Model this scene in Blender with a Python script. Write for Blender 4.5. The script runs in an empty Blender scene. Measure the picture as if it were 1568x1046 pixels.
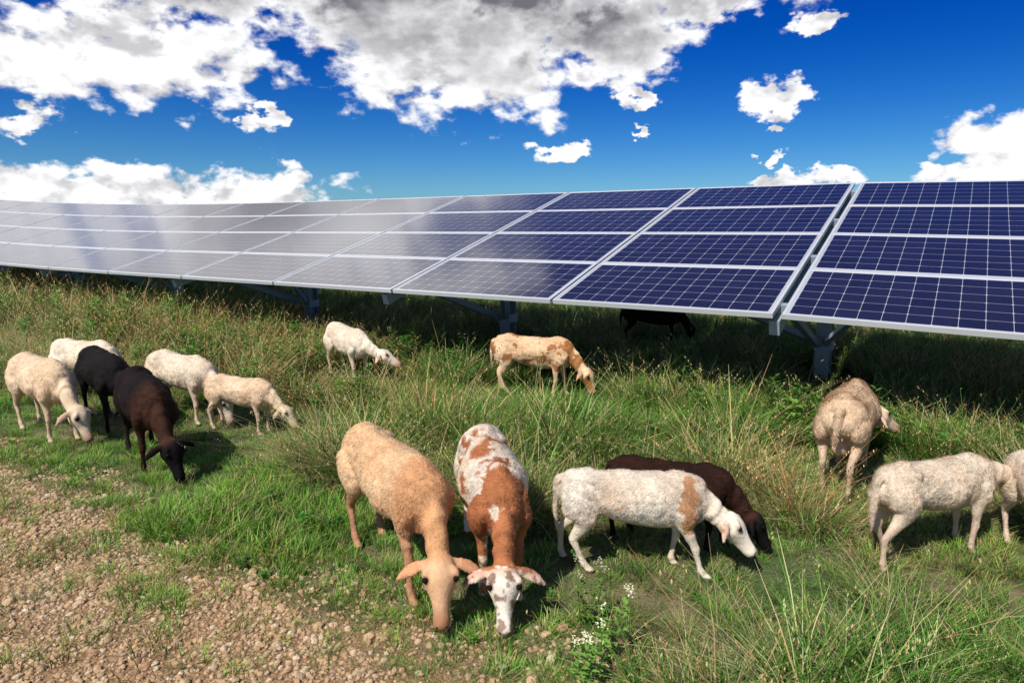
import bpy, math, random
import numpy as np
from mathutils import Vector, Matrix, noise as mn
random.seed(7); rng=np.random.default_rng(7)
sc=bpy.context.scene
sc.view_settings.view_transform='Standard'; sc.view_settings.look='None'; sc.view_settings.exposure=0
R=math.radians
def sstep(a,b,x):
    t=max(0.0,min(1.0,(x-a)/(b-a))); return t*t*(3-2*t)
def lerp3(a,b,t): return tuple(a[i]*(1-t)+b[i]*t for i in range(3))

# ------------------------------------------------------------------ node helper
class NT:
    def __init__(s,nt): s.nt=nt; s.n=nt.nodes; s.l=nt.links
    def put(s,sock,v):
        if v is None: return
        if isinstance(v,bpy.types.NodeSocket): s.l.new(v,sock)
        else: sock.default_value=v
    def math(s,op,a,b=None,c=None,clamp=False):
        n=s.n.new('ShaderNodeMath'); n.operation=op; n.use_clamp=clamp
        s.put(n.inputs[0],a); s.put(n.inputs[1],b)
        if c is not None: s.put(n.inputs[2],c)
        return n.outputs[0]
    def vmath(s,op,a,b=None):
        n=s.n.new('ShaderNodeVectorMath'); n.operation=op
        s.put(n.inputs[0],a); s.put(n.inputs[1],b); return n.outputs[0]
    def noise(s,vec,scale,detail=4,rough=.5,dist=0,col=False):
        n=s.n.new('ShaderNodeTexNoise'); s.put(n.inputs['Vector'],vec)
        n.inputs['Scale'].default_value=scale; n.inputs['Detail'].default_value=detail
        n.inputs['Roughness'].default_value=rough; n.inputs['Distortion'].default_value=dist
        return n.outputs[1 if col else 0]
    def mix(s,f,a,b,mode='MIX'):
        n=s.n.new('ShaderNodeMix'); n.data_type='RGBA'; n.blend_type=mode
        s.put(n.inputs['Factor'],f); s.put(n.inputs[6],a); s.put(n.inputs[7],b); return n.outputs[2]
    def range(s,v,a,b,c=0,d=1,smooth=True):
        n=s.n.new('ShaderNodeMapRange'); n.interpolation_type='SMOOTHSTEP' if smooth else 'LINEAR'
        s.put(n.inputs[0],v); n.inputs[1].default_value=a; n.inputs[2].default_value=b
        n.inputs[3].default_value=c; n.inputs[4].default_value=d; return n.outputs[0]
def newmat(name):
    m=bpy.data.materials.new(name); m.use_nodes=True
    t=NT(m.node_tree); b=m.node_tree.nodes['Principled BSDF']
    return m,t,b

# ------------------------------------------------------------------ camera
cam=bpy.data.cameras.new('camera'); co=bpy.data.objects.new('camera',cam); sc.collection.objects.link(co)
cam.lens=24; cam.sensor_width=36; cam.clip_end=3000; cam.clip_start=.05
co.location=(0,0,1.6); co.rotation_euler=(R(90-9.2),0,0); sc.camera=co

# ------------------------------------------------------------------ sun + sky
sund=Vector((-.52,-.70,0)).normalized()
EL=R(49)
sunv=Vector((sund.x*math.cos(EL),sund.y*math.cos(EL),math.sin(EL)))
sl=bpy.data.lights.new('sun','SUN'); so=bpy.data.objects.new('sun',sl); sc.collection.objects.link(so)
sl.energy=5.0; sl.angle=R(.5); sl.color=(1,.95,.86)
so.rotation_euler=sunv.to_track_quat('Z','Y').to_euler(); so.location=sunv*30

w=bpy.data.worlds.new('World'); sc.world=w; w.use_nodes=True
t=NT(w.node_tree); bg=w.node_tree.nodes['Background']; bg.inputs[1].default_value=.08
sky=t.n.new('ShaderNodeTexSky'); sky.sky_type='NISHITA'; sky.sun_disc=False
sky.sun_elevation=EL; sky.sun_rotation=math.atan2(sund.x,sund.y); sky.air_density=1.0; sky.dust_density=.3; sky.ozone_density=3
tc=t.n.new('ShaderNodeTexCoord'); D=t.vmath('NORMALIZE',tc.outputs['Generated'])
sep=t.n.new('ShaderNodeSeparateXYZ'); t.l.new(D,sep.inputs[0])
az=t.math('MULTIPLY',t.math('ARCTAN2',sep.outputs[0],sep.outputs[1]),57.2958)
el=t.math('MULTIPLY',t.math('ARCSINE',sep.outputs[2]),57.2958)
sc3=t.vmath('MULTIPLY',D,(1,1,1.6))
# billowing warp of the bank outlines
wc=t.n.new('ShaderNodeSeparateXYZ'); t.l.new(t.noise(sc3,22,4,.58,0,True),wc.inputs[0])
azw=t.math('MULTIPLY_ADD',t.math('SUBTRACT',wc.outputs[0],.5),7.5,az)
elw=t.math('MULTIPLY_ADD',t.math('SUBTRACT',wc.outputs[1],.5),4.2,el)
# cumulus banks: azimuth, elevation, half-width, half-height (degrees)
blobs=[(-28.8,12.2,10,3.6),(-5.4,13.8,12.5,5.2),(-14,19.0,38,5.5),(8.5,14.8,7,3.8),(15,16.8,5,2.4),(23.2,14.8,2.4,.7),
(20.5,9.8,2.6,1.3),(4,6.3,2.2,.7),(-32.6,2.5,10.5,2.1),(-19.8,2.9,7.0,2.1),(34.8,6,3.8,2.2),(33.7,3.6,5.0,1.0),
(20.8,3.6,3.4,.7),(25.0,3.9,2.0,.8),(20.6,5.6,1.1,.6),(-35,7,2.3,1.0),(-19.2,8.6,1.2,1.2),(10.1,8,.8,.45),(9.6,10.6,1.3,.9),
(20.6,7.8,1.0,.5),(-33,26,26,11),(-50,15,13,9)]
cur=None
for (a,e,ra,rb) in blobs:
    dx=t.math('MULTIPLY_ADD',azw,1/ra,-a/ra); dy=t.math('MULTIPLY_ADD',elw,1/rb,-e/rb)
    r2=t.math('MULTIPLY_ADD',dx,dx,t.math('MULTIPLY',dy,dy))
    cur=r2 if cur is None else t.math('MINIMUM',cur,r2)
base=t.math('SUBTRACT',1.0,t.math('SQRT',cur))
def dens(vec,dd):
    n1=t.noise(vec,9,dd,.55,.1)
    return t.math('MULTIPLY_ADD',t.math('SUBTRACT',n1,.5),1.9,t.math('MINIMUM',base,.75))
d0=dens(sc3,8)
d1=dens(t.vmath('ADD',sc3,(-.012,0,.030)),5)
n3=t.noise(sc3,36,4,.6)
d0=t.math('MULTIPLY_ADD',t.math('SUBTRACT',n3,.5),.75,d0)
alpha=t.range(d0,-.06,.30)
alpha=t.math('MULTIPLY',alpha,t.range(el,0.0,1.5))
rel=t.range(t.math('SUBTRACT',d1,d0),-.16,.30,1.0,.52)
gn=t.noise(sc3,4.2,5,.52,.2)
gtop=t.math('MULTIPLY',t.range(el,12.5,17.5,0,1),t.range(az,12,-4))
gn2=t.math('MULTIPLY_ADD',gtop,.17,gn)
grey=t.math('MULTIPLY',t.math('MULTIPLY',t.range(gn2,.36,.64),t.range(d0,.12,.85)),t.math('MULTIPLY',t.range(el,8.5,13.5),t.range(el,18.5,23,1,.1)))
cb=t.math('MULTIPLY',rel,t.math('SUBTRACT',1,t.math('MULTIPLY',grey,.88)))
cc=t.mix(t.range(cb,.12,.90,0,1,False),(2.2,2.1,2.45,1),(13.2,13.2,13.4,1))
hs=t.n.new('ShaderNodeHueSaturation'); hs.inputs['Saturation'].default_value=1.5
t.l.new(sky.outputs[0],hs.inputs['Color'])
tint=t.mix(t.range(el,0,17),(.50,.84,1.20,1),(.02,.42,1.04,1))
tint=t.mix(t.range(el,20,34),tint,(.09,.33,.80,1))
skyc=t.mix(1.0,hs.outputs[0],tint,'MULTIPLY')
final=t.mix(alpha,skyc,cc)
t.l.new(final,bg.inputs[0])
# the rest of the sky: simple scattered cloud
bg2=t.n.new('ShaderNodeBackground'); bg2.inputs[1].default_value=.08
a2=t.math('MULTIPLY',t.range(t.noise(sc3,4,3,.5),.52,.66),t.range(el,2,10,0,.6))
t.l.new(t.mix(a2,t.mix(1.0,sky.outputs[0],(.5,.75,1,1),'MULTIPLY'),(8,8,8.3,1)),bg2.inputs[0])
sect=t.math('MULTIPLY',t.range(t.math('ABSOLUTE',az),62,75,1,0),t.range(el,44,52,1,0))
ms=t.n.new('ShaderNodeMixShader'); t.l.new(sect,ms.inputs[0]); t.l.new(bg2.outputs[0],ms.inputs[1]); t.l.new(bg.outputs[0],ms.inputs[2])
t.l.new(ms.outputs[0],t.n['World Output'].inputs[0])

# ------------------------------------------------------------------ terrain
DX,DY=-.835,.55; NX,NY=.55,.835; S0=1.162; N0=5.454
def srow(x,y): return DX*x+DY*y-S0
def rise(s):
    u=s/2
    if u<0: return max(-.06,.045*u)
    q=max(0,u-5); return min(.0075*q*q,.9)
def H(x,y):
    r=math.hypot(x,y)
    h=.045*mn.noise(Vector((x*.45,y*.45,1.3)))+.018*mn.noise(Vector((x*1.6,y*1.6,5)))
    h+=rise(srow(x,y))*(1.0 if r>9 else max(0,(r-5)/4))
    if r>30: h+=.6*mn.noise(Vector((x*.02,y*.02,0)))*min(1,(r-30)/40)
    return h
def gdist(x,y): return (2.30-.62*x-y)/1.187+.20*mn.noise(Vector((x*1.3,y*1.3,9)))
def axis(c):
    a=[0];st=.12
    while a[-1]<900:
        a.append(a[-1]+st)
        if a[-1]>12: st*=1.12
    return [c-v for v in a[:0:-1]]+[c+v for v in a]
xs=axis(0); ys=axis(4); nx=len(xs); ny=len(ys)
V=[(x,y,H(x,y)) for y in ys for x in xs]
F=[(j*nx+i,j*nx+i+1,(j+1)*nx+i+1,(j+1)*nx+i) for j in range(ny-1) for i in range(nx-1)]
def mkobj(name,V,F,mats,smooth=True,parent=None,matidx=None,link=True):
    me=bpy.data.meshes.new(name); me.from_pydata(V,[],F); 
    for m in (mats if isinstance(mats,list) else [mats]): me.materials.append(m)
    if matidx is not None: me.polygons.foreach_set('material_index',matidx)
    if smooth: me.polygons.foreach_set('use_smooth',[True]*len(me.polygons))
    me.update(); o=bpy.data.objects.new(name,me)
    if link: sc.collection.objects.link(o)
    if parent: o.parent=parent
    return o
gm,t,b=newmat('ground_mat')
geo=t.n.new('ShaderNodeNewGeometry'); P=geo.outputs['Position']; sp=t.n.new('ShaderNodeSeparateXYZ'); t.l.new(P,sp.inputs[0])
g=t.math('SUBTRACT',t.math('MULTIPLY_ADD',sp.outputs[0],-.62,2.30),sp.outputs[1])
g=t.math('ADD',g,t.math('MULTIPLY',t.math('SUBTRACT',t.noise(P,1.5,6,.6),.5),1.3))
gf=t.range(g,-.25,.35)
soil=t.mix(t.range(t.noise(P,3,8,.65),.35,.65),(.08,.07,.03,1),(.25,.20,.10,1))
soil=t.mix(t.range(t.noise(P,1.1,5,.6),.40,.6),soil,(.06,.10,.025,1))
vo=t.n.new('ShaderNodeTexVoronoi'); t.l.new(P,vo.inputs['Vector']); vo.inputs['Scale'].default_value=70
grav=t.mix(t.range(vo.outputs['Distance'],.1,.6),(.52,.34,.19,1),(.20,.12,.06,1))
grav=t.mix(t.range(t.noise(P,2.2,6,.6),.35,.7),grav,(.33,.20,.10,1))
t.l.new(t.mix(gf,soil,grav),b.inputs['Base Color']); b.inputs['Roughness'].default_value=.95
bp=t.n.new('ShaderNodeBump'); bp.inputs['Strength'].default_value=.7; bp.inputs['Distance'].default_value=.02
t.l.new(t.math('ADD',t.noise(P,40,6,.6),t.math('MULTIPLY',vo.outputs['Distance'],-.6)),bp.inputs['Height']); t.l.new(bp.outputs[0],b.inputs['Normal'])
mkobj('ground',V,F,gm)

# ------------------------------------------------------------------ scatter (geometry nodes)
def scatter(name,pts,rots,scl,idx,coll):
    me=bpy.data.meshes.new(name); me.from_pydata(pts,[],[])
    a=me.attributes.new('rot','FLOAT_VECTOR','POINT'); a.data.foreach_set('vector',np.array(rots,dtype=np.float32).ravel())
    a=me.attributes.new('scl','FLOAT','POINT'); a.data.foreach_set('value',np.array(scl,dtype=np.float32))
    a=me.attributes.new('idx','INT','POINT'); a.data.foreach_set('value',np.array(idx,dtype=np.int32))
    o=bpy.data.objects.new(name,me); sc.collection.objects.link(o)
    ng=bpy.data.node_groups.new(name+'_nodes','GeometryNodeTree')
    ng.interface.new_socket('Geometry',in_out='INPUT',socket_type='NodeSocketGeometry')
    ng.interface.new_socket('Geometry',in_out='OUTPUT',socket_type='NodeSocketGeometry')
    N=ng.nodes; L=ng.links
    gi=N.new('NodeGroupInput'); go=N.new('NodeGroupOutput'); ip=N.new('GeometryNodeInstanceOnPoints')
    ci=N.new('GeometryNodeCollectionInfo'); ci.inputs['Collection'].default_value=coll
    ci.inputs['Separate Children'].default_value=True; ci.inputs['Reset Children'].default_value=True
    def na(nm,ty):
        n=N.new('GeometryNodeInputNamedAttribute'); n.data_type=ty; n.inputs['Name'].default_value=nm
        return [q for q in n.outputs if q.enabled and q.name=='Attribute'][0]
    er=N.new('FunctionNodeEulerToRotation'); L.new(na('rot','FLOAT_VECTOR'),er.inputs[0])
    L.new(gi.outputs[0],ip.inputs['Points']); L.new(ci.outputs[0],ip.inputs['Instance'])
    ip.inputs['Pick Instance'].default_value=True
    L.new(na('idx','INT'),ip.inputs['Instance Index']); L.new(er.outputs[0],ip.inputs['Rotation']); L.new(na('scl','FLOAT'),ip.inputs['Scale'])
    L.new(ip.outputs[0],go.inputs[0])
    md=o.modifiers.new('scatter','NODES'); md.node_group=ng
    return o

# ------------------------------------------------------------------ grass templates
gcoll=bpy.data.collections.new('grass_tufts')
grm,t,b=newmat('grass_mat')
at=t.n.new('ShaderNodeAttribute'); at.attribute_name='Col'
oi=t.n.new('ShaderNodeObjectInfo')
v=t.range(oi.outputs['Random'],0,1,.62,1.5,False)
sm=t.n.new('ShaderNodeVectorMath'); sm.operation='SCALE'; t.l.new(at.outputs['Color'],sm.inputs[0]); t.l.new(v,sm.inputs['Scale'])
r2=t.math('FRACT',t.math('MULTIPLY',oi.outputs['Random'],17.3))
tint=t.mix(r2,(.76,1.08,.85,1),(1.30,1.02,.85,1))
colr=t.mix(1.0,sm.outputs[0],tint,'MULTIPLY')
t.l.new(colr,b.inputs['Base Color']); b.inputs['Roughness'].default_value=.6; b.inputs['Specular IOR Level'].default_value=.25
tr=t.n.new('ShaderNodeBsdfTranslucent'); t.l.new(colr,tr.inputs[0])
ms=t.n.new('ShaderNodeMixShader'); ms.inputs[0].default_value=.25
out=t.n['Material Output']; t.l.new(b.outputs[0],ms.inputs[1]); t.l.new(tr.outputs[0],ms.inputs[2]); t.l.new(ms.outputs[0],out.inputs[0])

def blade(V,F,C,p,azm,h,wd,lean,curv,c0,c1,seg=3):
    dx,dy=math.cos(azm),math.sin(azm); sx,sy=-dy,dx
    tw=random.uniform(-.6,.6); sx,sy=sx*math.cos(tw)+dx*math.sin(tw),sy*math.cos(tw)+dy*math.sin(tw)
    b0=len(V)
    for i in range(seg+1):
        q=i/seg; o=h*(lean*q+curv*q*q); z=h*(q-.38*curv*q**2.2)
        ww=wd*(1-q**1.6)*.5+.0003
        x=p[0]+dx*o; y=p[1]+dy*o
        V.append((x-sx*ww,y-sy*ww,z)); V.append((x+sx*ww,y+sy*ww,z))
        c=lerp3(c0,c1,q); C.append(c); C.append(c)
    for i in range(seg):
        a=b0+2*i; F.append((a,a+1,a+3,a+2))
    return (p[0]+dx*h*(lean+curv),p[1]+dy*h*(lean+curv),h*(1-.38*curv)),(dx,dy)
def leaf(V,F,C,p,azm,L,W,pitch,c):
    dx,dy=math.cos(azm),math.sin(azm); sx,sy=-dy,dx; cz,sz=math.cos(pitch),math.sin(pitch)
    b0=len(V)
    for q,wq,dz in ((0,.05,0),(.35,.5,.04),(.7,.36,.0),(1,.02,-.12)):
        x=p[0]+dx*L*q*cz; y=p[1]+dy*L*q*cz; z=p[2]+L*q*sz+dz*L
        V.append((x-sx*W*wq,y-sy*W*wq,z+.15*W)); V.append((x,y,z)); V.append((x+sx*W*wq,y+sy*W*wq,z+.15*W)); C.extend([c]*3)
    for i in range(3):
        a=b0+3*i; F.append((a,a+1,a+4,a+3)); F.append((a+1,a+2,a+5,a+4))
def tmpl(name,V,F,C,coll=gcoll,mat=None):
    o=mkobj(name,V,F,mat or grm,smooth=False,link=False)
    a=o.data.color_attributes.new('Col','FLOAT_COLOR','POINT')
    a.data.foreach_set('color',np.array([(c[0],c[1],c[2],1) for c in C],dtype=np.float32).ravel())
    coll.objects.link(o); return o
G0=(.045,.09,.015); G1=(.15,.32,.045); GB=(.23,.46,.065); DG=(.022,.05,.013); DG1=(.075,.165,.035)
S0c=(.22,.16,.07); S1c=(.68,.55,.33); B0c=(.10,.065,.03); B1c=(.38,.27,.14)
def mk_tuft(name,n,r,h,wd,lean,curv,c0,c1,seed=False,extra=None):
    V=[];F=[];C=[]
    for k in range(n):
        a=random.uniform(0,6.283); rr=r*math.sqrt(random.random()); a2=a+random.uniform(-1,1)
        hh=h*random.uniform(.45,1.15); cm=random.uniform(.7,1.3)
        ca=tuple(q*cm for q in c0); cb=tuple(q*cm for q in c1)
        if extra and random.random()<extra[0]: ca,cb=extra[1],extra[2]
        tip,dr=blade(V,F,C,(rr*math.cos(a),rr*math.sin(a)),a2,hh,wd*random.uniform(.6,1.2),random.uniform(0,lean),random.uniform(.1,curv),ca,cb)
        if seed and random.random()<.4:
            for j in range(6):
                leaf(V,F,C,(tip[0]-dr[0]*.014*j,tip[1]-dr[1]*.014*j,tip[2]-.012*j),random.uniform(0,6.28),.018,.006,1.0,(.48,.35,.19))
    tmpl(name,V,F,C)
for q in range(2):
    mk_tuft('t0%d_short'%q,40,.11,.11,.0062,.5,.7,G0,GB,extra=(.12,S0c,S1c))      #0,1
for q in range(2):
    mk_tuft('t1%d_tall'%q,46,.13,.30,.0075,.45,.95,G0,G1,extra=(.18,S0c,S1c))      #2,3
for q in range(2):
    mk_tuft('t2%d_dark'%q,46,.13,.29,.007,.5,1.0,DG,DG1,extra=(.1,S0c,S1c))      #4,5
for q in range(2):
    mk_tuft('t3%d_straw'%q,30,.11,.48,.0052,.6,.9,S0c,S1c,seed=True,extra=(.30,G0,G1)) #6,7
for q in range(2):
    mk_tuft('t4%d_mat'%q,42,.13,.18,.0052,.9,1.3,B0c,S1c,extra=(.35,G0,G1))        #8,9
def weed(name,h,nl,L,W,c,flower=None):
    V=[];F=[];C=[]
    for s in range(3):
        a=random.uniform(0,6.28); ln=random.uniform(.05,.35); p0=(random.uniform(-.04,.04),random.uniform(-.04,.04)); hh=h*random.uniform(.7,1.05)
        blade(V,F,C,p0,a,hh,.008,ln,.05,(.06,.08,.03),(.10,.15,.04))
        for k in range(nl):
            q=.15+.85*k/nl; p=(p0[0]+math.cos(a)*hh*ln*q,p0[1]+math.sin(a)*hh*ln*q,hh*q*.98)
            cm=random.uniform(.7,1.3)
            leaf(V,F,C,p,k*2.4+random.uniform(-.3,.3),L*(1.15-.5*q)*random.uniform(.7,1.2),W*(1.1-.4*q),random.uniform(-.1,.6),tuple(z*cm for z in c))
        if flower:
            for k in range(12):
                p=(p0[0]+math.cos(a)*hh*ln+random.gauss(0,.018),p0[1]+math.sin(a)*hh*ln+random.gauss(0,.018),hh*.96+random.uniform(-.03,.05))
                leaf(V,F,C,p,random.uniform(0,6.28),.013,.010,random.uniform(-.4,1),flower)
    tmpl(name,V,F,C)
weed('t50_weed',.30,14,.085,.042,(.12,.27,.05))   #10
weed('t51_weed',.42,20,.095,.030,(.10,.22,.045))   #11
weed('t52_weed',.16,12,.06,.045,(.09,.22,.045))     #12
weed('t53_golden',.5,22,.07,.02,(.14,.22,.05),(.50,.42,.08)) #13
mk_tuft('t60_redstraw',22,.10,.52,.0044,.4,.8,(.16,.09,.04),(.48,.28,.13),seed=True)  #14

# ---- flock table: x, y, heading, scale (grass is grazed short around them)
FL={'A':(-.555,3.08,-56,.98),'B':(-.10,3.12,-80,.94),'C':(.59,3.09,-8,.775),'D':(.83,3.34,-22,.70),'E':(2.14,4.20,56,.95),'F':(2.07,3.17,18,.77),'G':(2.54,3.02,-100,.76),
'H':(-1.78,7.30,-52,.92),'I':(.22,6.66,-18,.92),'J':(-3.62,5.15,-37,.95),'K':(-3.95,6.25,-25,.92),'L':(-3.30,5.42,-46,.95),'M':(-2.52,4.56,-52,.95),'N':(-2.80,5.68,-30,.88),'O':(-2.18,5.36,-20,.70),'Pp':(2.0,9.6,-10,.92)}
def graze(x,y):
    k=1.0
    for (a,b_,h,s) in FL.values():
        d=math.hypot(x-a-.12*math.cos(R(h)),(y-b_-.12*math.sin(R(h))+.22)*.85)
        if d<.9: k=min(k,.46+.54*sstep(.45,.85,d))
    return k
posts=[]
for k_ in range(-2,14):
    s_=.05+4.2*k_+S0; n_=N0+2.6; posts.append((DX*s_+NX*n_,DY*s_+NY*n_))
def nearpost(x,y):
    k=1.0
    for (a,b_) in posts:
        r=math.hypot(a,b_); ux,uy=a/r,b_/r
        al=(a-x)*ux+(b_-y)*uy; la=abs(-(x-a)*uy+(y-b_)*ux)
        if -.3<al<1.6 and la<.55: k=min(k,.35+.65*sstep(.2,.55,la))
    return k
pts=[];rots=[];scl=[];idx=[]
def addp(x,y,s,i):
    k=graze(x,y)*nearpost(x,y)
    if k<.8 and i in(6,7,14,10,11,13,9): i=random.choice([0,1,8,8])
    if k<.75 and i in(2,3): i-=2
    if k<.75 and i in (0,1): k=max(k,.6)
    pts.append((x,y,H(x,y)-.005)); rots.append((random.uniform(-.14,.14),random.uniform(-.14,.14),random.uniform(0,6.283))); scl.append(s*k); idx.append(i)
def region(y0,y1,density,smul=1.0):
    area=(y1**2-y0**2)*.80+ (y1-y0)*1.4
    for _ in range(int(area*density)):
        y=math.sqrt(random.uniform(y0*y0,y1*y1)); x=random.uniform(-.80*y-.7,.80*y+.7)
        g=gdist(x,y); n1=mn.noise(Vector((x*.55,y*.7,3.1))); n2=mn.noise(Vector((x*1.7,y*1.7,7.7))); n3=mn.noise(Vector((x*.9,y*.9,17.7)))
        u=random.random(); nd=NX*x+NY*y-N0
        if g>.05:
            if g>.1+.8*u: 
                if random.random()<.07+.16*max(0,n2): addp(x,y,random.uniform(.25,.55),random.choice([0,1,8]))
                continue
            if random.random()<.7: addp(x,y,random.uniform(.4,.75),random.choice([0,1,0,8]))
            continue
        left = x<.25
        if g>-1.0 and left:
            if u<.66+.2*n1: addp(x,y,random.uniform(.6,1.25),random.choice([0,1]))
            elif u<.84: addp(x,y,random.uniform(.5,.9),random.choice([8,9]))
            else: addp(x,y,random.uniform(.35,.7),random.choice([2,3,12]))
            continue
        k=1.0 if y>3.0 else .85
        hv=1+.7*n2            # clumpy height
        if x<-1.2 and nd>-1.6 and nd<1.2 and random.random()<.34:   # tall weeds in front of the far tables
            hk=.95+.4*sstep(-2,-6,x)
            addp(x,y,random.uniform(.9,1.4)*hk,random.choice([11,10,10,11,14,7,6,6,14,13 if random.random()<.35 else 11])); continue
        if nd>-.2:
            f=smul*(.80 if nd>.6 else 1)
            if nd>.5 and u<.6: addp(x,y,random.uniform(.7,1.15)*f,random.choice([4,5]))  # extra dark-coloured tufts deepen the shade under the panels
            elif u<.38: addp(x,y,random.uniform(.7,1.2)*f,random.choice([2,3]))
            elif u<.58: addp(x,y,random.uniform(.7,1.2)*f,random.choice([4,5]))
            elif u<.72+.10*n1: addp(x,y,random.uniform(.7,1.1)*f,random.choice([6,7]))
            elif u<.84: addp(x,y,random.uniform(.6,1.1)*f,random.choice([10,12,11]))
            else: addp(x,y,random.uniform(.8,1.3)*f,random.choice([0,1]))
            continue
        dry=.72+1.7*n1+.8*n2
        if x>1.0: dry+=.10
        if y<3.4: dry=dry*.72-.02
        if u<dry*.50: addp(x,y,random.uniform(.7,1.4)*k*hv,random.choice([8,9]))
        elif u<dry*.86: addp(x,y,random.uniform(.5,1.1)*k*hv,random.choice([6,7,14] if n3>.0 else [6,7]))
        elif random.random()<.48: addp(x,y,random.uniform(.55,1.2)*k*hv,random.choice([2,3]))
        elif random.random()<(.65 if y<3.4 else .45): addp(x,y,random.uniform(.6,1.15)*k*hv,random.choice([4,5]))
        elif random.random()<.18: addp(x,y,random.uniform(.5,1.0)*k,random.choice([10,11,12,12]))
        else: addp(x,y,random.uniform(.8,1.4)*k,random.choice([0,1]))
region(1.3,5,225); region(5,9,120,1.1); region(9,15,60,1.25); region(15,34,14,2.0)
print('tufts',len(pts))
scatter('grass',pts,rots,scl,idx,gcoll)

# ------------------------------------------------------------------ gravel
rcoll=bpy.data.collections.new('gravel_stones')
rm,t,b=newmat('gravel_mat')
oi=t.n.new('ShaderNodeObjectInfo'); cr=t.n.new('ShaderNodeValToRGB'); t.l.new(oi.outputs['Random'],cr.inputs[0])
e=cr.color_ramp.elements; e[0].color=(.34,.18,.09,1); e[1].color=(.72,.62,.48,1)
for ps,c in ((.3,(.54,.33,.18,1)),(.55,(.64,.44,.26,1)),(.75,(.30,.22,.16,1)),(.88,(.70,.55,.37,1))):
    q=cr.color_ramp.elements.new(ps); q.color=c
tcn=t.n.new('ShaderNodeTexCoord')
t.l.new(t.mix(t.range(t.noise(tcn.outputs['Object'],2.5,3,.6),.3,.7),cr.outputs[0],(.38,.25,.14,1)),b.inputs['Base Color']); b.inputs['Roughness'].default_value=.85
import bmesh
for k in range(4):
    bm=bmesh.new(); bmesh.ops.create_icosphere(bm,subdivisions=2,radius=1)
    sx,sy,sz=random.uniform(.8,1.2),random.uniform(.7,1.1),random.uniform(.45,.7)
    for vv in bm.verts:
        d=1+.35*mn.noise(vv.co*1.1+Vector((k*7,0,0))); vv.co=Vector((vv.co.x*sx*d,vv.co.y*sy*d,vv.co.z*sz*d))
    me=bpy.data.meshes.new('stone%d'%k); bm.to_mesh(me); bm.free(); me.materials.append(rm)
    o=bpy.data.objects.new('stone%d'%k,me); rcoll.objects.link(o)
pts=[];rots=[];scl=[];idx=[]
for _ in range(52000):
    y=math.sqrt(random.uniform(1.3**2,5.2**2)); x=random.uniform(-.82*y-.4,.5)
    g=gdist(x,y)
    if g<-.3 or (g<.15 and random.random()>.4): continue
    s=.0035+.0035*random.random()+ (.011*random.random()**3) + (.016*random.random() if random.random()<.025 else 0)
    pts.append((x,y,H(x,y)+s*.15)); rots.append((random.uniform(-.5,.5),random.uniform(-.5,.5),random.uniform(0,6.28))); scl.append(s); idx.append(random.randrange(4))
scatter('gravel',pts,rots,scl,idx,rcoll)

# ------------------------------------------------------------------ solar array
arr=bpy.data.objects.new('solar_panel_array',None); sc.collection.objects.link(arr)
TZ=.2915; TH=.9566; ZB=.966; ML=4.17
def PP(s,q,dn=0.0):
    n=N0+q*TH; S=s+S0
    x=DX*S+NX*n; y=DY*S+NY*n; z=ZB+q*TZ+rise(s)
    return (x-NX*TZ*dn,y-NY*TZ*dn,z+TH*dn)
def bx(V,F,s0,s1,q0,q1,d0,d1):
    b0=len(V)
    for s in (s0,s1):
        for q in (q0,q1):
            for d in (d0,d1): V.append(PP(s,q,d))
    for f in ((0,1,3,2),(4,6,7,5),(0,4,5,1),(2,3,7,6),(0,2,6,4),(1,5,7,3)): F.append(tuple(b0+i for i in f))
cm,t,b=newmat('solar_cell_glass')
uv=t.n.new('ShaderNodeUVMap'); uv.uv_map='UVMap'; su=t.n.new('ShaderNodeSeparateXYZ'); t.l.new(uv.outputs[0],su.inputs[0])
U=t.range(su.outputs[0],.012,.988,0,12,False); Vv=t.range(su.outputs[1],.022,.978,0,6,False)
fu=t.math('ABSOLUTE',t.math('SUBTRACT',t.math('FRACT',U),.5)); fv=t.math('ABSOLUTE',t.math('SUBTRACT',t.math('FRACT',Vv),.5))
ln=t.math('GREATER_THAN',t.math('MAXIMUM',fu,fv),.490)
dm=t.math('GREATER_THAN',t.math('ADD',fu,fv),.93)
ou=t.math('SUBTRACT',su.outputs[0],.5); ov=t.math('SUBTRACT',su.outputs[1],.5)
mg=t.math('MAXIMUM',t.math('GREATER_THAN',t.math('ABSOLUTE',ou),.489),t.math('GREATER_THAN',t.math('ABSOLUTE',ov),.479))
msk=t.math('MAXIMUM',t.math('MAXIMUM',ln,dm),mg)
bb=t.math('ABSOLUTE',t.math('SUBTRACT',t.math('FRACT',t.math('MULTIPLY',Vv,5)),.5))
bbm=t.math('MULTIPLY',t.math('GREATER_THAN',bb,.465),.12)
cellv=t.n.new('ShaderNodeTexWhiteNoise'); cellv.noise_dimensions='3D'
cxy=t.n.new('ShaderNodeCombineXYZ'); t.l.new(t.math('FLOOR',U),cxy.inputs[0]); t.l.new(t.math('FLOOR',Vv),cxy.inputs[1]); t.l.new(cxy.outputs[0],cellv.inputs['Vector'])
cell=t.mix(cellv.outputs['Value'],(.013,.012,.028,1),(.020,.018,.042,1))
cell=t.mix(bbm,cell,(.35,.36,.4,1))
t.l.new(t.mix(msk,cell,(.58,.58,.62,1)),b.inputs['Base Color'])
b.inputs['Roughness'].default_value=.22; b.inputs['IOR'].default_value=1.55
b.inputs['Coat Weight'].default_value=1.0; b.inputs['Coat Roughness'].default_value=.11; b.inputs['Coat IOR'].default_value=1.75
geo=t.n.new('ShaderNodeNewGeometry')
bp=t.n.new('ShaderNodeBump'); bp.inputs['Strength'].default_value=.06; bp.inputs['Distance'].default_value=.02
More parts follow.
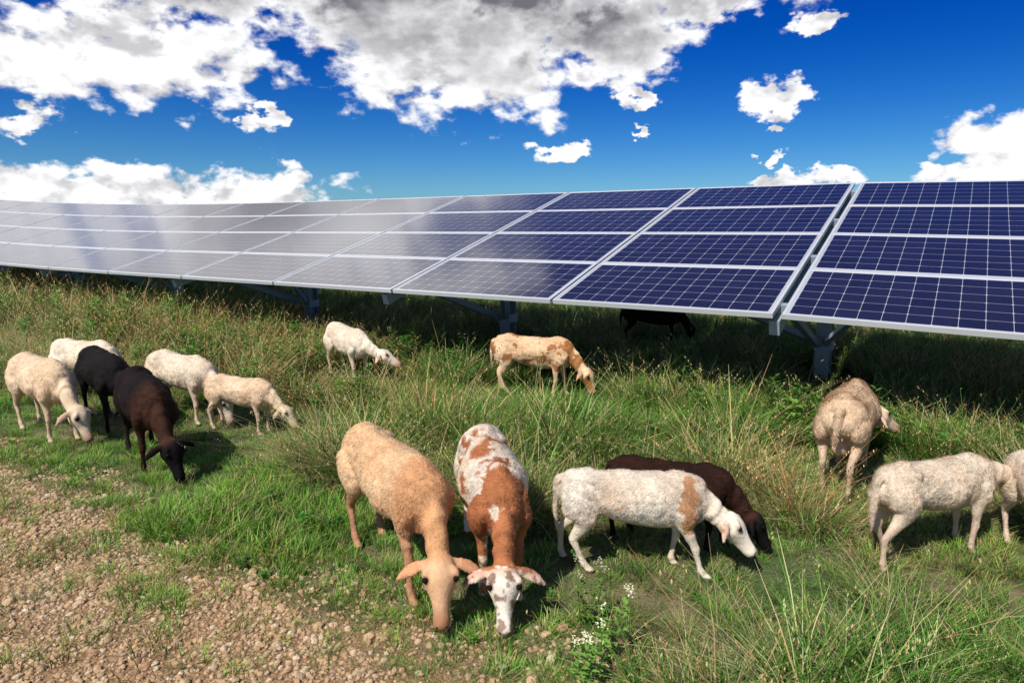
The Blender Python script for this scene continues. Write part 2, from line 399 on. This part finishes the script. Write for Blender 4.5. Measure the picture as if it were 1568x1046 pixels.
t.l.new(t.noise(geo.outputs['Position'],1.3,2,.5),bp.inputs['Height']); t.l.new(bp.outputs[0],b.inputs['Normal']); t.l.new(bp.outputs[0],b.inputs['Coat Normal'])
am,t,b=newmat('aluminium_frame'); b.inputs['Base Color'].default_value=(.74,.76,.80,1); b.inputs['Metallic'].default_value=.35; b.inputs['Roughness'].default_value=.42
zm,t,b=newmat('galvanised_steel'); tcn=t.n.new('ShaderNodeTexCoord')
t.l.new(t.mix(t.noise(tcn.outputs['Object'],30,4,.6),(.24,.29,.36,1),(.44,.50,.58,1)),b.inputs['Base Color']); b.inputs['Metallic'].default_value=.2; b.inputs['Roughness'].default_value=.5
bs,t,b=newmat('backsheet'); b.inputs['Base Color'].default_value=(.22,.22,.23,1)
gV=[];gF=[];gU=[];fV=[];fF=[];kV=[];kF=[]
pit=ML/4
for k in range(-4,30):
    gap=.014
    a0,a1=2*k+gap,2*k+2-gap
    if k in(0,-1): 
        if k==0:a0+=.02
        else:a1-=.02
    for r in range(4):
        q0,q1=r*pit+.006,(r+1)*pit-.006
        tlt=random.uniform(-.003,.003)
        fw=.020
        for (x0,x1,y0,y1) in ((a0,a1,q0,q0+fw),(a0,a1,q1-fw,q1),(a0,a0+fw,q0+fw,q1-fw),(a1-fw,a1,q0+fw,q1-fw)):
            bx(fV,fF,x0,x1,y0,y1,-.035,.004)
        b0=len(gV)
        for (s,q,uu,v2) in ((a0+fw,q0+fw,0,0),(a0+fw,q1-fw,0,1),(a1-fw,q1-fw,1,1),(a1-fw,q0+fw,1,0)):
            gV.append(PP(s,q,tlt*(uu-.5))); gU.append((uu,v2))
        gF.append((b0,b0+1,b0+2,b0+3))
        b0=len(kV)
        for (s,q) in ((a0+fw,q0+fw),(a1-fw,q0+fw),(a1-fw,q1-fw),(a0+fw,q1-fw)): kV.append(PP(s,q,-.008))
        kF.append((b0,b0+1,b0+2,b0+3))
go=mkobj('glass_modules',gV,gF,cm,False,arr)
ul=go.data.uv_layers.new(name='UVMap')
for lp in go.data.loops: ul.data[lp.index].uv=gU[lp.vertex_index]
mkobj('module_frames',fV,fF,am,False,arr); mkobj('module_backs',kV,kF,bs,False,arr)
V=[];F=[]
for q in (.30,1.5,2.7,3.88):
    for k in range(-4,30): bx(V,F,2*k,2*k+2,q-.03,q+.03,-.11,-.036)
for k in range(-2,14):
    s=.05+4.2*k; bx(V,F,s-.04,s+.04,.12,4.05,-.23,-.112)
mkobj('rails',V,F,zm,False,arr)
def beam(V,F,a,b,w,h):
    a=Vector(a);b=Vector(b);d=(b-a).normalized(); sd=Vector((DX,DY,0)); sd=(sd-d*sd.dot(d)).normalized(); up=d.cross(sd)
    b0=len(V)
    for p in (a,b):
        for i,j in ((-1,-1),(1,-1),(1,1),(-1,1)): V.append(tuple(p+sd*w*i+up*h*j))
    for f in ((0,1,2,3),(7,6,5,4),(0,4,5,1),(1,5,6,2),(2,6,7,3),(3,7,4,0)): F.append(tuple(b0+i for i in f))
V=[];F=[]
for k in range(-2,14):
    s=.05+4.2*k; qp=2.6/TH; top=Vector(PP(s,qp,-.2)); base=Vector((top.x,top.y,H(top.x,top.y)-.1))
    dd=Vector((DX,DY,0)); nn=Vector((NX,NY,0))
    beam(V,F,base-nn*.09,top-nn*.09,.075,.006); beam(V,F,base+nn*.09,top+nn*.09,.075,.006); beam(V,F,base,top,.005,.083)
    zt=H(top.x,top.y)
    j=Vector((top.x,top.y,zt+.36))
    beam(V,F,j-nn*.11+dd*.06,Vector(PP(s+.06,.7,-.2)),.032,.032)
    beam(V,F,j+nn*.11+dd*.06,Vector(PP(s+.06,3.5,-.2)),.028,.028)
    beam(V,F,j-nn*.11+dd*.02+Vector((0,0,.02)),Vector(PP(s+1.3,1.0,-.1)),.034,.034)
    beam(V,F,j-nn*.11-dd*.02+Vector((0,0,.02)),Vector(PP(s-.8,1.3,-.1)),.028,.028)
    beam(V,F,j-Vector((0,0,.06)),j+Vector((0,0,.06)),.090,.11)
mkobj('posts',V,F,zm,False,arr)

# ------------------------------------------------------------------ sheep
shm,t,b=newmat('sheep_hair')
at=t.n.new('ShaderNodeAttribute'); at.attribute_name='Col'; tcn=t.n.new('ShaderNodeTexCoord')
nz2=t.noise(tcn.outputs['Object'],12,5,.6)
sm=t.n.new('ShaderNodeVectorMath'); sm.operation='SCALE'; t.l.new(at.outputs['Color'],sm.inputs[0]); t.l.new(t.range(nz2,.3,.7,.86,1.10),sm.inputs['Scale'])
t.l.new(sm.outputs[0],b.inputs['Base Color']); b.inputs['Roughness'].default_value=.8; b.inputs['Specular IOR Level'].default_value=.15
bp=t.n.new('ShaderNodeBump'); bp.inputs['Strength'].default_value=.7; bp.inputs['Distance'].default_value=.014
t.l.new(nz2,bp.inputs['Height']); t.l.new(bp.outputs[0],b.inputs['Normal'])

def catmull(P,m):
    P=[np.array(p,float) for p in P]; Q=[2*P[0]-P[1]]+P+[2*P[-1]-P[-2]]; out=[]
    for i in range(1,len(Q)-2):
        for j in range(m):
            u=j/m
            out.append(.5*((2*Q[i])+(Q[i+1]-Q[i-1])*u+(2*Q[i-1]-5*Q[i]+4*Q[i+1]-Q[i+2])*u*u+(3*Q[i]-Q[i-1]-3*Q[i+1]+Q[i+2])*u**3))
    out.append(P[-1]); return out
def loft(V,F,st,ref=(0,1,0),m=4,n=16):
    S=catmull(st,m); N=len(S); b0=len(V); ref=Vector(ref)
    for i,p in enumerate(S):
        c=Vector(p[:3]); tg=Vector(S[min(i+1,N-1)][:3])-Vector(S[max(i-1,0)][:3])
        if tg.length<1e-6: tg=Vector((1,0,0))
        tg.normalize(); s=(ref-tg*ref.dot(tg)).normalized(); u=tg.cross(s)
        a,bb=max(p[3],.002),max(p[4],.002)
        for k in range(n):
            an=2*math.pi*k/n; V.append(tuple(c+s*a*math.cos(an)+u*bb*math.sin(an)))
    for i in range(N-1):
        for k in range(n):
            k2=(k+1)%n; F.append((b0+i*n+k,b0+i*n+k2,b0+(i+1)*n+k2,b0+(i+1)*n+k))
    F.append(tuple(b0+k for k in range(n))[::-1]); F.append(tuple(b0+(N-1)*n+k for k in range(n)))

def ball(c,r,sub=2):
    bm=bmesh.new(); bmesh.ops.create_icosphere(bm,subdivisions=sub,radius=1)
    V=[tuple(Vector(c)+Vector((v.co.x*r,v.co.y*r,v.co.z*r))) for v in bm.verts]
    F=[tuple(v.index for v in f.verts) for f in bm.faces]; bm.free(); return V,F

def sheep(key,neck=48,hp=-76,yaw=0,hyaw=None,step=(0,0,0,0),colf=None,fat=1.0,tail=.30,tag=False,nlen=.34,seed=0,udder=False,ears=1.0,vox=.0085,hs_=1.14,hair=1):
    x_,y_,head,scale=FL[key]; loc=(x_,y_)
    V=[];F=[]
    yw=R(yaw); hy=R(yaw if hyaw is None else hyaw)
    ft=fat
    body=[(-.462,0,.525,.02,.03),(-.455,0,.522,.065*ft,.08),(-.42,0,.518,.105*ft,.115),(-.34,0,.512,.13*ft,.135),(-.22,0,.500,.130*ft,.140),(-.08,0,.482,.152*ft,.156),
          (.07,0,.470,.160*ft,.168),(.20,0,.470,.140*ft,.170),(.31,0,.478,.112*ft,.160),(.39,0,.488,.085,.125),(.43,0,.492,.05,.08),(.44,0,.494,.015,.02)]
    loft(V,F,body,n=24)
    loft(V,F,[(-.41,0,.60,.025,.02),(-.30,0,.632,.05,.025),(-.2,0,.620,.03,.02),(.1,0,.612,.03,.02),(.24,0,.632,.04,.028),(.34,0,.600,.03,.03)])
    for s in (-1,1):
        loft(V,F,[(-.30,s*.06,.600,.03,.03),(-.27,s*.085,.592,.028,.025),(-.24,s*.08,.580,.02,.02)],n=10)
    bz=.520; base=Vector((.29,0,bz)); np_=R(neck)
    d1=Vector((math.cos(np_*.75)*math.cos(yw*.4),math.cos(np_*.75)*math.sin(yw*.4),-math.sin(np_*.75)))
    d2=Vector((math.cos(np_*1.12)*math.cos(yw),math.cos(np_*1.12)*math.sin(yw),-math.sin(np_*1.12)))
    m1=base+d1*(nlen*.5); poll=m1+d2*(nlen*.52)
    rf=(-math.sin(yw*.7),math.cos(yw*.7),0)
    p0=base-Vector((.08,0,-.01))
    loft(V,F,[(*p0,.075,.085),(*base,.088,.125),(*(base+d1*nlen*.28),.068,.104),(*m1,.056,.083),(*(m1+d2*nlen*.3),.047,.066),(*poll,.043,.055),(*(poll+d2*.03),.03,.035)],ref=rf,n=20)
    hpr=R(hp); h=Vector((math.cos(hpr)*math.cos(hy),math.cos(hpr)*math.sin(hy),math.sin(hpr)))
    sd=Vector((-math.sin(hy),math.cos(hy),0)); up=sd.cross(h)
    if up.dot(Vector((math.cos(hy),math.sin(hy),0.6)))<0: up=-up
    O=poll+up*.016; k=hs_
    hs=[(-.035,.028,.03,.0),(-.01,.052,.056,.0),(.03,.062,.066,.0),(.062,.066,.064,.0),(.095,.050,.056,-.004),(.13,.035,.046,-.007),(.17,.030,.039,-.010),(.20,.032,.036,-.010),(.222,.026,.028,-.011),(.232,.010,.012,-.011)]
    loft(V,F,[(*(O+h*q*k+up*uo*k),a*k,bb*k) for q,a,bb,uo in hs],ref=tuple(sd),n=18,m=3)
    for s in (-1,1):
        loft(V,F,[(*(O+(h*.022+sd*s*.038+up*.048)*k),.013,.012),(*(O+(h*.045+sd*s*.054+up*.044)*k),.018,.015),(*(O+(h*.075+sd*s*.052+up*.030)*k),.010,.010)],ref=tuple(sd),n=8)
        e0=O+(h*.0+sd*s*.040+up*.012)*k
        dr=(sd*s*.95-h*.12+Vector((0,0,-.34))).normalized(); el_=.140*ears
        loft(V,F,[(*e0,.015,.013),(*(e0+dr*el_*.25),.023,.0105),(*(e0+dr*el_*.55-Vector((0,0,.010))),.029,.010),(*(e0+dr*el_*.8-Vector((0,0,.024))),.021,.009),(*(e0+dr*el_-Vector((0,0,.042))),.007,.007)],ref=tuple(h),n=12)
    def leg(hind,s,dx):
        def sh(x,z): return x+dx*max(0,(.42-z)/.42)
        if hind: st=[(-.33,.075,.52,.055,.08),(-.34,.090,.45,.062,.112),(-.318,.096,.375,.050,.092),(-.345,.090,.305,.033,.052),(-.395,.085,.245,.023,.033),(-.414,.083,.213,.021,.028),(-.404,.083,.165,.0165,.020),(-.388,.083,.10,.0155,.018),(-.378,.083,.062,.020,.023),(-.362,.083,.038,.018,.020),(-.352,.083,.016,.024,.030),(-.35,.083,.0,.025,.032)]
        else: st=[(.30,.070,.53,.045,.085),(.30,.092,.45,.050,.085),(.275,.092,.37,.040,.060),(.274,.086,.30,.028,.037),(.286,.083,.23,.022,.026),(.290,.082,.195,.023,.027),(.285,.082,.155,.017,.018),(.284,.082,.09,.0155,.017),(.284,.082,.060,.020,.022),(.296,.082,.036,.018,.020),(.308,.082,.015,.023,.029),(.31,.082,0,.024,.031)]
        loft(V,F,[(sh(x,z),y*s*(ft if z>.3 else 1)*(1.0),z,a,bb) for x,y,z,a,bb in st],n=14,m=3)
    leg(True,1,step[0]);leg(True,-1,step[1]);leg(False,1,step[2]);leg(False,-1,step[3])
    if tail>0:
        loft(V,F,[(-.42,0,.59,.03,.025),(-.465,0,.572,.026,.022),(-.487,.002,.51,.022,.018),(-.492,.006,.57-tail*.6,.020,.016),(-.488,.010,.57-tail*.85,.017,.013),(-.482,.012,.57-tail,.007,.006)],n=10)
    if udder:
        loft(V,F,[(-.30,0,.38,.05,.05),(-.31,0,.32,.055,.06),(-.31,0,.275,.045,.045),(-.31,0,.255,.015,.015)],n=14)
    me=bpy.data.meshes.new('tmp'); me.from_pydata(V,[],F); me.update()
    o=bpy.data.objects.new('tmp',me); sc.collection.objects.link(o)
    md=o.modifiers.new('r','REMESH'); md.mode='VOXEL'; md.voxel_size=vox; md.use_smooth_shade=True
    md=o.modifiers.new('s','SMOOTH'); md.factor=.5; md.iterations=4
    dg=bpy.context.evaluated_depsgraph_get(); dg.update()
    m2=bpy.data.meshes.new_from_object(o.evaluated_get(dg)); bpy.data.objects.remove(o)
    n=len(m2.vertices); cos=np.empty(n*3,np.float32); m2.vertices.foreach_get('co',cos); cos=cos.reshape(-1,3)
    nor=np.empty(n*3,np.float32); m2.vertices.foreach_get('normal',nor); nor=nor.reshape(-1,3)
    C=np.ones((n,4),np.float32); off=Vector((seed*3.7,seed*1.9,0)); HL=np.zeros(n,np.float32)
    eyes=[O+(h*.064+sd*s*.054+up*.040)*k for s in (-1,1)]
    for i in range(n):
        p=Vector(cos[i]); 
        trunk=sstep(.30,.42,p.z)*(1-sstep(.36,.48,p.x))
        amp=.015*trunk+.0015
        d=mn.noise(p*7+off)*amp+mn.noise(p*24+off)*amp*.34
        d-=.018*math.exp(-((p.x+.20)/.055)**2-((p.z-.53)/.06)**2)*(1 if abs(p.y)>.08 else 0)
        d-=.010*math.exp(-((p.x-.17)/.025)**2-((p.z-.44)/.12)**2)*(1 if abs(p.y)>.08 else 0)
        d+=.0018*math.sin(p.x*120+p.z*25)*sstep(-.12,-.02,p.x)*(1-sstep(.10,.16,p.x))*(1 if abs(p.y)>.09 and p.z<.57 else 0)
        ht=(p-O).dot(h)/hs_; hd=(p-O-h*ht*hs_).length/hs_
        ishead=(1 if (ht>-.02 and hd<.17 and (p-O).length<.36 and p.x>.3) else 0)
        if .30<p.x and not ishead: d+=.004*math.sin((p-base).length*75+4*mn.noise(p*8+off))*sstep(.05,.15,(p-base).length)*(1-sstep(.26,.32,(p-base).length))*(1 if p.z<.6 else 0)
        cos[i]+=nor[i]*d
        isleg=p.z<.30 and p.x<.42 and not ishead
        c=colf(p,ht,hd,ishead,isleg,off)
        if p.z<.024 and not ishead: c=(.10,.075,.055)
        if ishead:
            if hd>.080: c=lerp3(c,(c[0]*.95,c[1]*.70,c[2]*.62),.55)
            else:
                de=min((p-e).length for e in eyes); c=lerp3(c,(c[0]*.35,c[1]*.27,c[2]*.24),.75*(1-sstep(.015,.026,de)))
        C[i,:3]=c
        HL[i]=0 if (p.z<.05 and not ishead) else (.006+.013*trunk if not ishead else (.004 if ht<.17 else .0))
    V2=[tuple(q) for q in cos]; F2=[tuple(p.vertices) for p in m2.polygons]; CC=[tuple(q[:3]) for q in C]; NN=[tuple(q) for q in nor]
    m2n=len(V2)
    if hair>0:
        rep=np.repeat(np.arange(n),hair); rep=rep[HL[rep]>0.001]; m=len(rep)
        rs=rng.normal(size=(m,3)); P0=cos[rep]+rs*vox*.35; N_=nor[rep]
        P0=P0-N_*(np.sum((P0-cos[rep])*N_,1,keepdims=True))-N_*.0005
        flow=np.tile(np.array([-.8,0,-.55]),(m,1))+rng.normal(size=(m,3))*.45
        flow-=N_*np.sum(flow*N_,1,keepdims=True); flow/=np.linalg.norm(flow,axis=1,keepdims=True)+1e-6
        dirh=flow*.95+N_*rng.uniform(.06,.30,(m,1)); L_=HL[rep][:,None]*rng.uniform(.6,1.5,(m,1))
        side=np.cross(N_,flow); wd=.0017
        A=P0-side*wd; B=P0+side*wd; T=P0+dirh*L_
        gn_=np.cross(B-A,T-A); fl=(np.sum(gn_*N_,1)<0)
        A2=np.where(fl[:,None],B,A); B2=np.where(fl[:,None],A,B)
        HV=np.stack([A2,B2,T],1).reshape(-1,3)
        hn=N_+rng.normal(size=(m,3))*.24; hn/=np.linalg.norm(hn,axis=1,keepdims=True)
        hc=np.minimum(C[rep][:,:3]*rng.uniform(.78,1.25,(m,1)),.92)
        b0=len(V2); V2.extend(map(tuple,HV.tolist())); F2.extend([(b0+3*i,b0+3*i+1,b0+3*i+2) for i in range(m)])
        CC.extend(map(tuple,np.repeat(hc,3,0).tolist())); NN.extend(map(tuple,np.repeat(hn,3,0).tolist()))
    def addb(c,r,col,sub=2):
        v,f=ball(c,r,sub); b0=len(V2); V2.extend(v); F2.extend([tuple(b0+i for i in q) for q in f]); CC.extend([col]*len(v))
        NN.extend([tuple((Vector(q)-Vector(c)).normalized()) for q in v])
    for e in eyes: addb(e,.0150,(.010,.007,.005))
    for s in (-1,1):
        addb(O+(h*.220+sd*s*.015+up*.006)*k,.0075,(.03,.015,.012),1)
    for q in range(7):
        an=-1.1+2.2*q/6; addb(O+(h*(.220-.02*abs(an))+sd*math.sin(an)*.027-up*.022)*k,.0045,(.05,.03,.025),1)
    if tag: addb(O+sd*.10+Vector((0,0,-.045)),.024,(.02,.25,.42))
    ob=mkobj('sheep',V2,F2,shm)
    a=ob.data.color_attributes.new('Col','FLOAT_COLOR','POINT'); a.data.foreach_set('color',np.array([(*c,1) for c in CC],dtype=np.float32).ravel())
    vn=np.empty(len(V2)*3,np.float32); ob.data.vertices.foreach_get('normal',vn); vn=vn.reshape(-1,3)
    vn[m2n:]=np.array(NN[m2n:],dtype=np.float32)
    ob.data.normals_split_custom_set_from_vertices(vn.tolist())
    bpy.data.meshes.remove(m2)
    x,y=loc; hd=R(head)
    zz=[H(x+math.cos(hd)*q*scale,y+math.sin(hd)*q*scale) for q in (-.36,.3)]
    ob.location=(x,y,(zz[0]+zz[1])/2-.002); ob.rotation_euler=(0,-math.atan2(zz[1]-zz[0],.66*scale),hd); ob.scale=(scale,)*3
    return ob

def plain(c1,c2,hc=None,legc=None,neckc=None):
    def f(p,ht,hd,ih,il,off):
        n=.5+.6*mn.noise(p*3+off)+.35*mn.noise(p*9+off)
        c=lerp3(c1,c2,max(0,min(1,n)))
        if neckc: c=lerp3(c,neckc,sstep(.18,.36,p.x+.06*mn.noise(p*6+off)))
        if legc: c=lerp3(c,legc,1-sstep(.24,.42,p.z+.05*mn.noise(p*8+off)) if p.x<.42 else 0)
        if ih:
            if hc: c=lerp3(c,hc,sstep(-.02,.03,ht))
            c=lerp3(c,(c[0]*.50,c[1]*.36,c[2]*.32),sstep(.13,.205,ht)*.85)
        return c
    return f
def patchy(c1,pc,th,freq,neckt=None,faceb=None,seed2=0,legth=.0):
    def f(p,ht,hd,ih,il,off):
        n=mn.noise(p*freq+off)+.45*mn.noise(p*freq*2.6+off)+.25*mn.noise(p*freq*7+off)
        tt=th
        if neckt is not None and p.x>.22: tt=th+(neckt-th)*sstep(.22,.34,p.x)
        if p.z<.30 and p.x<.42: tt+=legth
        k=sstep(tt-.04,tt+.05,n)
        if ih and ht>0: 
            k=0 if faceb is not None else k
        q=.5+.7*mn.noise(p*4+off)
        cc=lerp3(c1,(c1[0]*.90,c1[1]*.80,c1[2]*.70),max(0,min(1,q)))
        c=lerp3(cc,pc,k)
        if ih and faceb is not None and ht>.0:
            k=sstep(.10,.34,mn.noise(p*24+off)+.5*mn.noise(p*60+off)+max(0,ht-.15)*3.5)*.85
            c=lerp3(lerp3(c1,pc,.55*(1-sstep(.0,.05,ht))),faceb,k)
        return c
    return f
tan=plain((.72,.42,.22),(.88,.62,.38),hc=(.70,.42,.24),legc=(.46,.24,.13),neckc=(.66,.35,.17))
crm=plain((.72,.56,.41),(.84,.72,.58),hc=(.76,.62,.50),legc=(.66,.49,.37))
crm2=plain((.70,.49,.31),(.82,.63,.45),hc=(.72,.56,.42),legc=(.62,.45,.32))
wht=patchy((.86,.76,.65),(.54,.29,.15),.62,4.5,neckt=.24,legth=.5)
blk=plain((.006,.005,.006),(.012,.009,.009),hc=(.005,.004,.005))
bbr=plain((.007,.005,.006),(.020,.010,.008),hc=(.005,.004,.005),neckc=(.045,.018,.010))
brn=plain((.020,.008,.006),(.050,.018,.011),hc=(.006,.005,.006),legc=(.010,.007,.007))
spt=patchy((.84,.73,.62),(.46,.17,.07),.22,8.5,neckt=-.45,faceb=(.22,.12,.08),legth=.1)
spt2=patchy((.82,.60,.40),(.40,.17,.06),.22,8.5,neckt=.0,legth=.35)
sheep('A',yaw=-14,hyaw=-26,neck=50,hp=-52,step=(-.02,.05,-.04,.05),colf=tan,fat=.98,seed=1,vox=.0075,tail=0.2,hair=4)
sheep('B',yaw=-8,hyaw=-8,neck=52,hp=-52,step=(.02,-.03,.04,-.03),colf=spt,fat=1.03,seed=2,vox=.0075,hair=4)
sheep('C',yaw=-8,hyaw=-12,neck=36,hp=-48,nlen=.28,step=(-.10,.08,-.06,.13),colf=wht,seed=3,vox=.008,tail=.34,hair=4)
sheep('D',yaw=8,hyaw=8,neck=48,hp=-58,step=(.05,-.05,.08,-.03),colf=brn,seed=4,tag=True,hair=3)
sheep('E',yaw=-25,hyaw=-48,neck=34,hp=-30,nlen=.30,step=(.03,-.08,.0,.05),colf=crm2,fat=1.10,seed=5,udder=True,tail=.22,hair=3)
sheep('F',yaw=-8,hyaw=-15,neck=8,hp=-20,nlen=.30,step=(.10,-.12,.03,-.05),colf=crm,fat=.90,seed=6,tail=.34,hair=3)
sheep('G',yaw=10,neck=45,step=(0,.05,.05,0),colf=crm,seed=7,hair=3)
sheep('H',yaw=30,hyaw=48,neck=24,hp=-26,step=(.0,.05,-.05,.03),colf=crm,seed=8,vox=.01)
sheep('I',yaw=-12,hyaw=-20,neck=42,hp=-62,step=(-.05,.08,.05,-.06),colf=spt2,seed=9,vox=.01)
sheep('J',yaw=5,hyaw=20,neck=46,hp=-62,step=(-.06,.05,.06,-.02),colf=crm2,seed=10,vox=.01,hair=2)
sheep('K',neck=46,colf=crm,seed=11,vox=.012)
sheep('L',yaw=20,neck=46,colf=blk,seed=12,vox=.01)
sheep('M',yaw=12,hyaw=20,neck=50,hp=-64,step=(0,.03,.04,-.05),colf=bbr,seed=13,vox=.009,fat=1.02,hair=2)
sheep('N',yaw=5,neck=46,hp=-66,colf=crm,seed=14,vox=.01,hair=2)
sheep('O',yaw=0,neck=40,hp=-45,colf=crm2,seed=15,vox=.01,hair=2)
sheep('Pp',neck=46,colf=brn,seed=16,vox=.014)

# ------------------------------------------------------------------ wildflowers in the foreground
def wildflower(x,y,hh,seed):
    random.seed(seed); V=[];F=[];C=[]
    for s in range(4):
        a=random.uniform(0,6.28); ln=random.uniform(.03,.28); p0=(random.gauss(0,.02),random.gauss(0,.02)); h=hh*random.uniform(.65,1.05)
        blade(V,F,C,p0,a,h,.005,ln,.03,(.07,.12,.03),(.14,.24,.05))
        for k in range(12):
            q=.1+.75*k/12; p=(p0[0]+math.cos(a)*h*ln*q,p0[1]+math.sin(a)*h*ln*q,h*q)
            leaf(V,F,C,p,k*2.4,.055*(1.1-q*.6),.016,.4,(.15,.28,.06))
        tx,ty=p0[0]+math.cos(a)*h*ln,p0[1]+math.sin(a)*h*ln
        for k in range(20):
            p=(tx+random.gauss(0,.010),ty+random.gauss(0,.010),h+random.gauss(0,.009))
            leaf(V,F,C,p,random.uniform(0,6.28),.008,.007,random.uniform(-.3,1),(.70,.72,.60))
    o=tmpl('wildflower',V,F,C,coll=sc.collection); o.location=(x,y,H(x,y))
wildflower(.31,2.58,.33,1); wildflower(.36,2.38,.29,2); wildflower(.27,2.22,.25,5)
